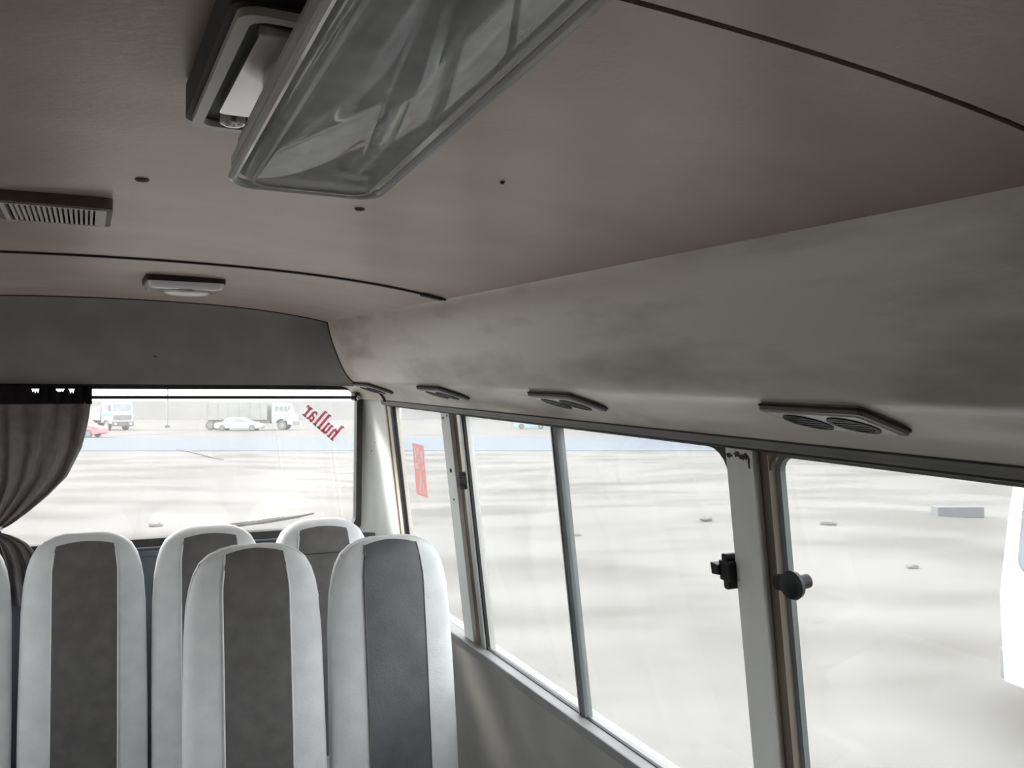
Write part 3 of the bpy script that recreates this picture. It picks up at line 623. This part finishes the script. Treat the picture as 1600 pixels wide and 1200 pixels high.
# ------------------------------------------------------------------ seats
def seat(H, insert_m, top_gap, iw, cloth_m='seatlight'):
    r = root('bus_seat', (0, 0, 0)); ORG[r.name] = Vector((0, 0, 0))
    HW = [(0.0, 0.048), (0.006, 0.074), (0.018, 0.099), (0.035, 0.119), (0.06, 0.133), (0.09, 0.142), (0.13, 0.149), (0.2, 0.154), (0.45, 0.158), (0.8, 0.158)]
    TH = [(0.0, 0.010), (0.006, 0.020), (0.018, 0.030), (0.04, 0.038), (0.1, 0.044), (0.3, 0.050), (0.8, 0.050)]
    def li(T, d):
        for a, b in zip(T[:-1], T[1:]):
            if a[0] <= d <= b[0]: return a[1] + (b[1] - a[1]) * (d - a[0]) / (b[0] - a[0])
        return T[-1][1]
    base = 0.44; rec = math.tan(math.radians(9))
    yc = lambda z: (z - H) * rec          # origin under the head of the backrest
    ds = [0.0, 0.002, 0.006, 0.012, 0.018, 0.026, 0.035, 0.047, 0.06, 0.075, 0.09, 0.11, 0.13, 0.16, 0.2, 0.26, 0.34, 0.45, 0.58, H - base]
    rings = []
    for d in ds:
        a, b = li(HW, d), li(TH, d); ring = []
        for k in range(40):
            t = 2 * math.pi * k / 40; c_, s_ = math.cos(t), math.sin(t)
            ring.append((a * math.copysign(abs(c_) ** 0.62, c_), yc(H - d) + b * math.copysign(abs(s_) ** 0.62, s_), H - d))
        rings.append(ring)
    MB().loft(rings).build('backrest', cloth_m, r, smooth=True)
    # dark centre panel on the front of the backrest
    def fy_(x, d):
        a, b = li(HW, d), li(TH, d); u = min(abs(x) / a, 0.999)
        return yc(H - d) - b * (1 - u ** (2 / 0.62)) ** 0.31
    g = []
    for i in range(28):
        t = i / 27; row = []
        for k in range(15):
            u = -1 + k / 7.0
            d0 = top_gap + 0.010 * u * u
            d = d0 + (H - base - 0.04 - d0) * t ** 1.5
            wv = iw * (0.86 + 0.14 * min(d / 0.09, 1)) * u
            row.append((wv, fy_(wv, d) - 0.0030, H - d))
        g.append(row)
    MB().sheet(g, lambda p: (p[0], p[1] + 0.006, p[2])).build('backrest_panel', insert_m, r, smooth=True)
    for sgn in (-1, 1):
        P = []
        for i in range(24):
            d = top_gap + 0.010 + (H - base - 0.06 - top_gap) * (i / 23) ** 1.5; x = sgn * iw * (0.86 + 0.14 * min(d / 0.09, 1)) * 1.01
            P.append((x, fy_(x, d) - 0.0022, H - d))
        MB().tube(P, 0.0022, 6).build('panel_piping', 'seatdark' if insert_m == 'seatslate' else 'seatlight', r, smooth=True)
    # cushion, its panel, frame and legs
    y1 = yc(base) - 0.02
    rr = []
    for z, ins in ((0.30, 0.012), (0.31, 0.0), (0.38, 0.0), (0.41, 0.006), (0.425, 0.02), (0.43, 0.05)):
        rr.append([(p[0], p[1], z) for p in rrect(-0.158 + ins, 0.158 - ins, y1 - 0.36 + ins, y1 + 0.05 - ins, 0.05, 5)])
    MB().loft(rr).build('cushion', cloth_m, r, smooth=True)
    MB().prism(rrect(-0.10, 0.10, y1 - 0.31, y1 + 0.0, 0.02, 4), fz, 0.428, 0.434).build('cushion_panel', insert_m, r)
    MB().box(-0.15, 0.15, y1 - 0.33, y1 + 0.04, 0.275, 0.302).build('seat_frame', 'frame', r, bevel=0.004)
    for xx in (-0.13, 0.13):
        for yy in (y1 - 0.30, y1 - 0.02):
            MB().tube([(xx, yy, 0.0), (xx, yy, 0.28)], 0.014, 8).build('leg', 'frame', r, smooth=True)
    return r
s0 = seat(1.150, 'seatdark', 0.018, 0.080)
rear = [(0.002, 'light and dark grey rear row seat below the edge of the curtain'), (0.326, 'light and dark grey rear row seat in the middle of the rear window'), (0.654, 'light and dark grey rear row seat with a seam across, next to the corner pillar'),
        (-0.326, 'light and dark grey rear row seat behind the tied curtain')]
for i, (x, lb) in enumerate(rear):
    o = s0 if i == 0 else copy_tree(s0)
    o.location = (x, 2.70, 0); tag(o, lb, 'seat', 'rear row of bus seats')
    if i == 2:
        ORG[o.name] = Vector((0, 0, 0))
        MB().tube([(xx, (1.055 - 1.15) * math.tan(math.radians(9)) - 0.0475, 1.055) for xx in (-0.078, -0.04, 0, 0.04, 0.078)], 0.0016, 6).build('panel_seam', 'frame', o)
s1 = seat(1.195, 'seatdark', 0.0045, 0.074)
s1.location = (0.354, 2.12, 0); tag(s1, 'front row grey seat with charcoal centre panel, standing before the rear row', 'seat', 'front pair of bus seats')
s2 = seat(1.193, 'seatslate', 0.0045, 0.074)
s2.location = (0.681, 2.12, 0); tag(s2, 'front row grey seat with shiny slate centre panel, beside the narrow window', 'seat', 'front pair of bus seats')
for s_ in (s1, s2):          # pale piping round the head
    ORG[s_.name] = Vector((0, 0, 0))
    H = 1.195 if s_ is s1 else 1.193; P = []
    HWt = [(0.13, 0.1495), (0.09, 0.1425), (0.06, 0.1335), (0.035, 0.1195), (0.018, 0.0995), (0.006, 0.0745), (0.001, 0.048)]
    for sg in (-1, 1):
        seq = HWt if sg < 0 else HWt[::-1]
        P += [(sg * w_ * 0.985, (-d) * math.tan(math.radians(9)) - 0.010, H - d + 0.0005) for d, w_ in seq]
    MB().tube(P, 0.0030, 8).build('head_piping', 'piping', s_, smooth=True)

# ------------------------------------------------------------------ outdoors: the lot slopes a little against the bus
GM = Matrix(((0.9005, 0.4347, 0.0063, -0.0142), (-0.4346, 0.8997, 0.0411, -0.0925), (0.0122, -0.0397, 0.9991, -0.6481), (0, 0, 0, 1)))
def gplace(o, r, fwd, h=0.0, rot=0.0):
    o.matrix_world = GM @ Matrix.Translation((r, fwd, h)) @ Matrix.Rotation(rot, 4, 'Z')
def hgt(x, y):
    if y > 44 or y < -60: k = 0.0
    else: k = 1.0
    d = math.hypot(x, y); k *= min(max((d - 7) / 12, 0), 1); k *= min(max((44 - y) / 10, 0), 1)
    return k * (0.10 * math.sin(x * 0.31 + 1.3 * math.sin(y * 0.17)) + 0.08 * math.sin(y * 0.42 + x * 0.11) + 0.04 * math.sin(x * 0.9 + y * 0.7))
gv_ = []; 
xs = [-600, -300, -160, -100] + [-70 + 2.0 * i for i in range(81)] + [120, 160, 300, 600]
ys = [-600, -200, -60] + [-40 + 1.5 * i for i in range(60)] + [60, 90, 130, 200, 400, 900]
b = MB(); R_, C_ = len(ys), len(xs)
b.add([(x, y, hgt(x, y)) for y in ys for x in xs], [(i * C_ + k, i * C_ + k + 1, (i + 1) * C_ + k + 1, (i + 1) * C_ + k) for i in range(R_ - 1) for k in range(C_ - 1)])
gr = b.build('ground', 'sand', smooth=True); gplace(gr, 0, 0); tag(gr, 'pale dusty sand lot around the bus', kind='structure')
rdm = MB().box(-400, 400, -12, 12, -0.2, 0.03).build('road', 'road'); gplace(rdm, 0, 60.0); tag(rdm, 'pale blue grey asphalt road across the lot', kind='structure')
fw_ = MB(); fw_.prism([(-1.2, 0), (-0.6, 3.4), (-0.45, 4.2), (0.45, 4.2), (0.6, 3.4), (1.2, 0)], lambda p, q, a: (a, p, q), -400, 400)
fwo = fw_.build('wall_far', 'farwall'); gplace(fwo, 0, 205.0); tag(fwo, 'long pale boundary wall beyond the road', kind='structure')

def wheel(par, x, y, r, wd, hub='hazegrey'):
    """axle along local y"""
    n = 20
    o = MB().loft([[(x + rr * math.cos(2 * math.pi * k / n), y + yy, r + rr * math.sin(2 * math.pi * k / n)) for k in range(n)] for rr, yy in ((r * 0.6, -wd / 2), (r * 0.95, -wd / 2), (r, -wd * 0.3), (r, wd * 0.3), (r * 0.95, wd / 2), (r * 0.6, wd / 2))]).build('wheel', 'tyre', par, smooth=True)
    MB().loft([[(x + rr * math.cos(2 * math.pi * k / n), y + yy, r + rr * math.sin(2 * math.pi * k / n)) for k in range(n)] for rr, yy in ((r * 0.55, -wd / 2 - 0.02), (r * 0.6, -wd * 0.3), (r * 0.6, wd * 0.3), (r * 0.55, wd / 2 + 0.02))]).build('hub', hub, o, smooth=True)

def car(label, paint, r, fwd, rot, L=4.6, Wd=1.75, Hh=1.42, glass_m='carglass'):
    o = root('car', (0, 0, 0), label, 'car'); ORG[o.name] = Vector((0, 0, 0)); l = L / 2
    side = [(-l, 0.35), (-l, 0.72), (-l + 0.1, 0.86), (-l + 0.75, 0.93), (-l + 1.35, Hh - 0.06), (-l + 1.8, Hh), (-l + 2.6, Hh), (-l + 3.0, Hh - 0.08), (l - 1.0, 0.92), (l - 0.15, 0.76), (l, 0.6), (l, 0.35), (l - 0.2, 0.26), (-l + 0.2, 0.26)]
    MB().prism(side, lambda p, q, a: (p, a * (1 - 0.16 * max(0, (q - 0.9) / 0.5)), q), -Wd / 2, Wd / 2).build('body', paint, o, bevel=0.03)
    for sg in (-1, 1):
        for poly in ([(-l + 0.95, 0.95), (-l + 1.45, Hh - 0.12), (-l + 2.12, Hh - 0.08), (-l + 2.12, 0.95)], [(-l + 2.2, 0.95), (-l + 2.2, Hh - 0.08), (-l + 2.75, Hh - 0.11), (l - 1.25, 0.95)]):
            MB().prism(poly, lambda p, q, a: (p, sg * (a + Wd / 2 * (1 - 0.16 * max(0, (q - 0.9) / 0.5))), q), -0.02, 0.012).build('side_window', glass_m, o)
        MB().box(l - 0.12, l + 0.012, sg * 0.55 - 0.18, sg * 0.55 + 0.18, 0.60, 0.70).build('headlamp', 'headlamp', o)
    for sx_ in (-l + 0.85, l - 0.9):
        for sy in (-1, 1): wheel(o, sx_, sy * (Wd / 2 - 0.10), 0.32, 0.22)
    gplace(o, r, fwd, 0.03 if abs(fwd - 60) < 12 else 0, rot); return o

# white sedan in front of the long lorry, red car on the road, pale blue car far off
car('white sedan passing in front of the box lorry', 'paint', (375 - 800) / 1380 * 94.0, 94.0, 0.0, L=4.9)
car('red car on the road half hidden by the curtain', 'redcar', (122 - 800) / 1380 * 71.0, 71.0, math.pi, L=4.2, Hh=1.45)
car('pale blue car far beyond the sliding side window', 'bluecar', (830 - 800) / 1380 * 103, 103, 0.0, L=4.0, Hh=1.4)

# box lorry seen from the side, cab towards the pillar
t = root('box_lorry', (0, 0, 0), 'white box lorry seen side on beyond the road', 'truck'); ORG[t.name] = Vector((0, 0, 0))
MB().box(-5.6, 1.35, -1.2, 1.2, 1.12, 3.05).build('cargo_box', 'dustywhite', t, bevel=0.04)
for k in range(6): MB().box(-5.2 + k * 1.15, -5.14 + k * 1.15, -1.23, -1.19, 1.16, 3.0).build('box_rib', 'dustywhite', t)
MB().box(-5.2, 1.6, -0.9, 0.9, 0.72, 1.08).build('chassis', 'hazegrey', t)
MB().prism([(1.85, 0.75), (1.85, 2.95), (2.1, 3.02), (3.5, 2.95), (3.85, 1.85), (4.2, 1.7), (4.25, 0.6), (3.6, 0.6), (3.5, 1.0), (3.2, 1.2), (2.7, 1.2), (2.4, 1.0), (2.3, 0.75)], lambda p, q, a: (p, a, q), -1.15, 1.15).build('cab', 'paint', t)
for poly in ([(2.2, 2.05), (2.2, 2.6), (2.55, 2.6), (2.55, 2.05)], [(2.7, 2.05), (2.7, 2.6), (3.1, 2.6), (3.1, 2.05)], [(3.22, 2.05), (3.22, 2.6), (3.45, 2.6), (3.62, 2.05)]):
    MB().prism(poly, lambda p, q, a: (p, a, q), -1.18, -1.14).build('cab_window', 'carglass', t)
MB().box(1.95, 3.9, -1.18, -1.14, 1.60, 1.72).build('cab_stripe', 'redstripe', t)
MB().box(3.75, 3.9, -1.5, -1.2, 2.2, 2.7).build('wing_mirror', 'hazegrey', t)
MB().box(4.15, 4.35, -1.15, 1.15, 0.55, 0.95).build('bumper', 'hazegrey', t, bevel=0.03)
for x in (-4.9, -3.8, 2.95):
    for y in (-0.98, 0.98): wheel(t, x, y, 0.52, 0.34)
MB().box(-2.2, 0.6, -1.1, -0.7, 0.55, 1.05).build('tool_locker', 'hazegrey', t, bevel=0.03)
gplace(t, (403 - 800) / 1380 * 98.0, 98.0, 0, 0.0)

# bluff cab tipper, three-quarter view, by the curtain
t = root('tipper_truck', (0, 0, 0), 'white tipper truck with green stripe beside the curtain', 'truck'); ORG[t.name] = Vector((0, 0, 0))
MB().prism([(-1.0, 0.85), (-1.0, 3.0), (-0.8, 3.15), (0.85, 3.1), (1.15, 2.0), (1.2, 0.75), (0.6, 0.75), (0.45, 1.1), (-0.45, 1.1), (-0.6, 0.85)], lambda p, q, a: (p, a, q), -1.2, 1.2).build('cab', 'paint', t)
for poly in ([(-0.65, 2.1), (-0.65, 2.75), (-0.1, 2.75), (-0.1, 2.1)], [(0.1, 2.1), (0.1, 2.75), (0.72, 2.75), (0.92, 2.1)]):
    MB().prism(poly, lambda p, q, a: (p, a, q), -1.23, -1.19).build('cab_window', 'carglass', t)
MB().hexa([(1.10, -1.0, 2.1), (1.16, -1.0, 2.1), (1.16, 1.0, 2.1), (1.10, 1.0, 2.1), (0.87, -1.0, 2.85), (0.93, -1.0, 2.85), (0.93, 1.0, 2.85), (0.87, 1.0, 2.85)]).build('windscreen', 'carglass', t)
MB().box(-1.02, 1.19, -1.23, -1.19, 1.55, 1.85).build('cab_stripe', 'green', t)
MB().box(1.16, 1.23, -1.0, 1.0, 1.15, 1.65).build('grille', 'hazegrey', t)
MB().box(1.14, 1.36, -1.2, 1.2, 0.45, 0.95).build('bumper', 'tyre', t, bevel=0.03)
for y in (-0.85, 0.85): MB().loft([[(1.36 + dx, y + 0.14 * q * math.cos(k * math.pi / 8), 0.72 + 0.14 * q * math.sin(k * math.pi / 8)) for k in range(16)] for dx, q in ((-0.02, 1), (0.03, 0.95), (0.05, 0.5))]).build('headlamp', 'headlamp', t, smooth=True)
MB().box(-1.0, -6.4, -0.5, 0.5, 0.75, 1.05).build('chassis', 'hazegrey', t)
MB().prism([(-6.4, 1.1), (-1.3, 1.1), (-1.15, 2.6), (-6.7, 2.6)], lambda p, q, a: (p, a, q), -1.2, 1.2).build('tipper_body', 'dustywhite', t)
for x in (0.0, -4.2, -5.4):
    for y in (-1.0, 1.0): wheel(t, x, y, 0.52, 0.34)
MB().box(0.95, 1.1, -1.55, -1.25, 2.1, 2.7).build('wing_mirror', 'hazegrey', t)
gplace(t, (183 - 800) / 1380 * 96.5, 96.5, 0, math.radians(-38))

# lamp post beyond the road
p = root('lamp_post', (0, 0, 0), 'thin pale lamp post between the tipper and the box lorry', 'lamp post'); ORG[p.name] = Vector((0, 0, 0))
MB().tube([(0, 0, 0), (0, 0, 3.5), (0, 0, 7.5)], [0.12, 0.10, 0.07], 10).build('pole', 'pole', p, smooth=True)
MB().tube([(0, 0, 7.4), (0.5, -0.3, 7.7), (1.3, -0.8, 7.8)], 0.05, 8).build('arm', 'pole', p, smooth=True)
MB().box(1.1, 1.8, -1.0, -0.7, 7.74, 7.86).build('lamp_head', 'pole', p, bevel=0.03)
MB().box(-0.25, 0.25, -0.25, 0.25, 0, 0.25).build('footing', 'concrete', p, bevel=0.03)
gplace(p, (262 - 800) / 1380 * 112, 112)

# white van parked alongside
v = root('white_van', (0, 0, 0), 'white van parked outside, at the picture edge', 'van'); ORG[v.name] = Vector((0, 0, 0))
vw = lambda p_, q, a: (p_ + 0.085 * (q - 1.16), a + (0.06 * max(0, (q - 1.1)) if a < 0.9 else -0.06 * max(0, q - 1.1)), q)
vy = lambda p_, q, a: (p_, a + (0.06 * max(0, (q - 1.1)) if a < 0.9 else -0.06 * max(0, q - 1.1)), q)
prof = [(0.0, 0.42), (-0.02, 1.0), (0.03, 1.5), (0.12, 2.15), (0.28, 2.32), (3.4, 2.34), (3.9, 2.2), (4.55, 1.3), (4.75, 1.15), (4.8, 0.45), (4.3, 0.38), (0.3, 0.36)]
MB().prism(prof, vy, 0.0, 1.75).build('body', 'vanwhite', v, bevel=0.02)
for (x0, x1) in ((0.105, 1.30), (1.42, 2.50), (2.62, 3.45)):
    wn = MB().prism(rrect(x0, x1, 1.16, 1.98, 0.10, 6), vw, -0.012, 0.02).build('van_window', 'vanglass', v)
    ring_between(MB(), rrect(x0, x1, 1.16, 1.98, 0.10, 6), rrect(x0 - 0.015, x1 + 0.015, 1.145, 1.995, 0.115, 6), vw, -0.010, 0.02).build('window_seal', 'darkalu', wn)
for x in (0.85, 3.75):
    for y in (0.10, 1.65): wheel(v, x, y, 0.33, 0.22)
MB().box(-0.06, 0.1, 0.12, 1.63, 0.40, 0.62).build('bumper', 'darkalu', v, bevel=0.03)
MB().box(-0.035, 0.0, 0.40, 0.54, 0.95, 1.35).build('tail_lamp', 'redstripe', v, bevel=0.01)
gplace(v, (1561 - 800) / 1380 * 6.0, 6.0, 0, math.radians(-45))

# block, stones and a branch on the sand
def gpt(u, vv): d = 2.25 * 1380 / (vv - 640); return (u - 800) / 1380 * d, d
r_, d_ = gpt(1493.5, 813)
k = MB().box(-0.47, 0.47, -0.15, 0.15, -0.05, 0.17).build('stand_in_block', 'concrete', bevel=0.02); gplace(k, r_, d_, hgt(r_, d_)); tag(k, 'pale grey block made up for an unidentified grey rectangle', 'block')  # stand-in for a grey rectangle of unknown nature
stones = [(245, 816, 0.11, 'small stone on the sand below the middle of the rear window'), (1102, 826, 0.10, 'small stone on the sand close to the main post'), (1292, 828, 0.12, 'flat stone on the sand beyond the near window'),
          (1421, 888, 0.07, 'tiny stone on the sand below the grey block'), (900, 842, 0.07, 'tiny stone on the sand just past the sash of the sliding window')]
for (u, vv, rad, lb) in stones:
    x, d = gpt(u, vv); bm = bmesh.new(); bmesh.ops.create_icosphere(bm, subdivisions=2, radius=rad)
    for q in bm.verts: q.co *= random.uniform(0.8, 1.15); q.co.z *= 0.55; q.co.x *= 1.3
    me = bpy.data.meshes.new('stone'); bm.to_mesh(me); bm.free(); me.materials.append(M['stone'])
    o = bpy.data.objects.new('stone', me); col.objects.link(o); gplace(o, x, d, hgt(x, d) + rad * 0.3); tag(o, lb, 'stone')
pts = []
for (u, vv) in ((278, 703.5), (296, 706), (315, 711), (335, 717), (350, 722)):
    x, d = gpt(u, vv); pts.append((x, d))
b = MB().tube([(x - pts[2][0], d - pts[2][1], hgt(x, d) + 0.05) for x, d in pts], [0.05, 0.045, 0.04, 0.035, 0.02], 6)
o = b.build('branch', 'twig', smooth=True); gplace(o, pts[2][0], pts[2][1]); tag(o, 'long dry branch lying on the sand before the road', 'branch')
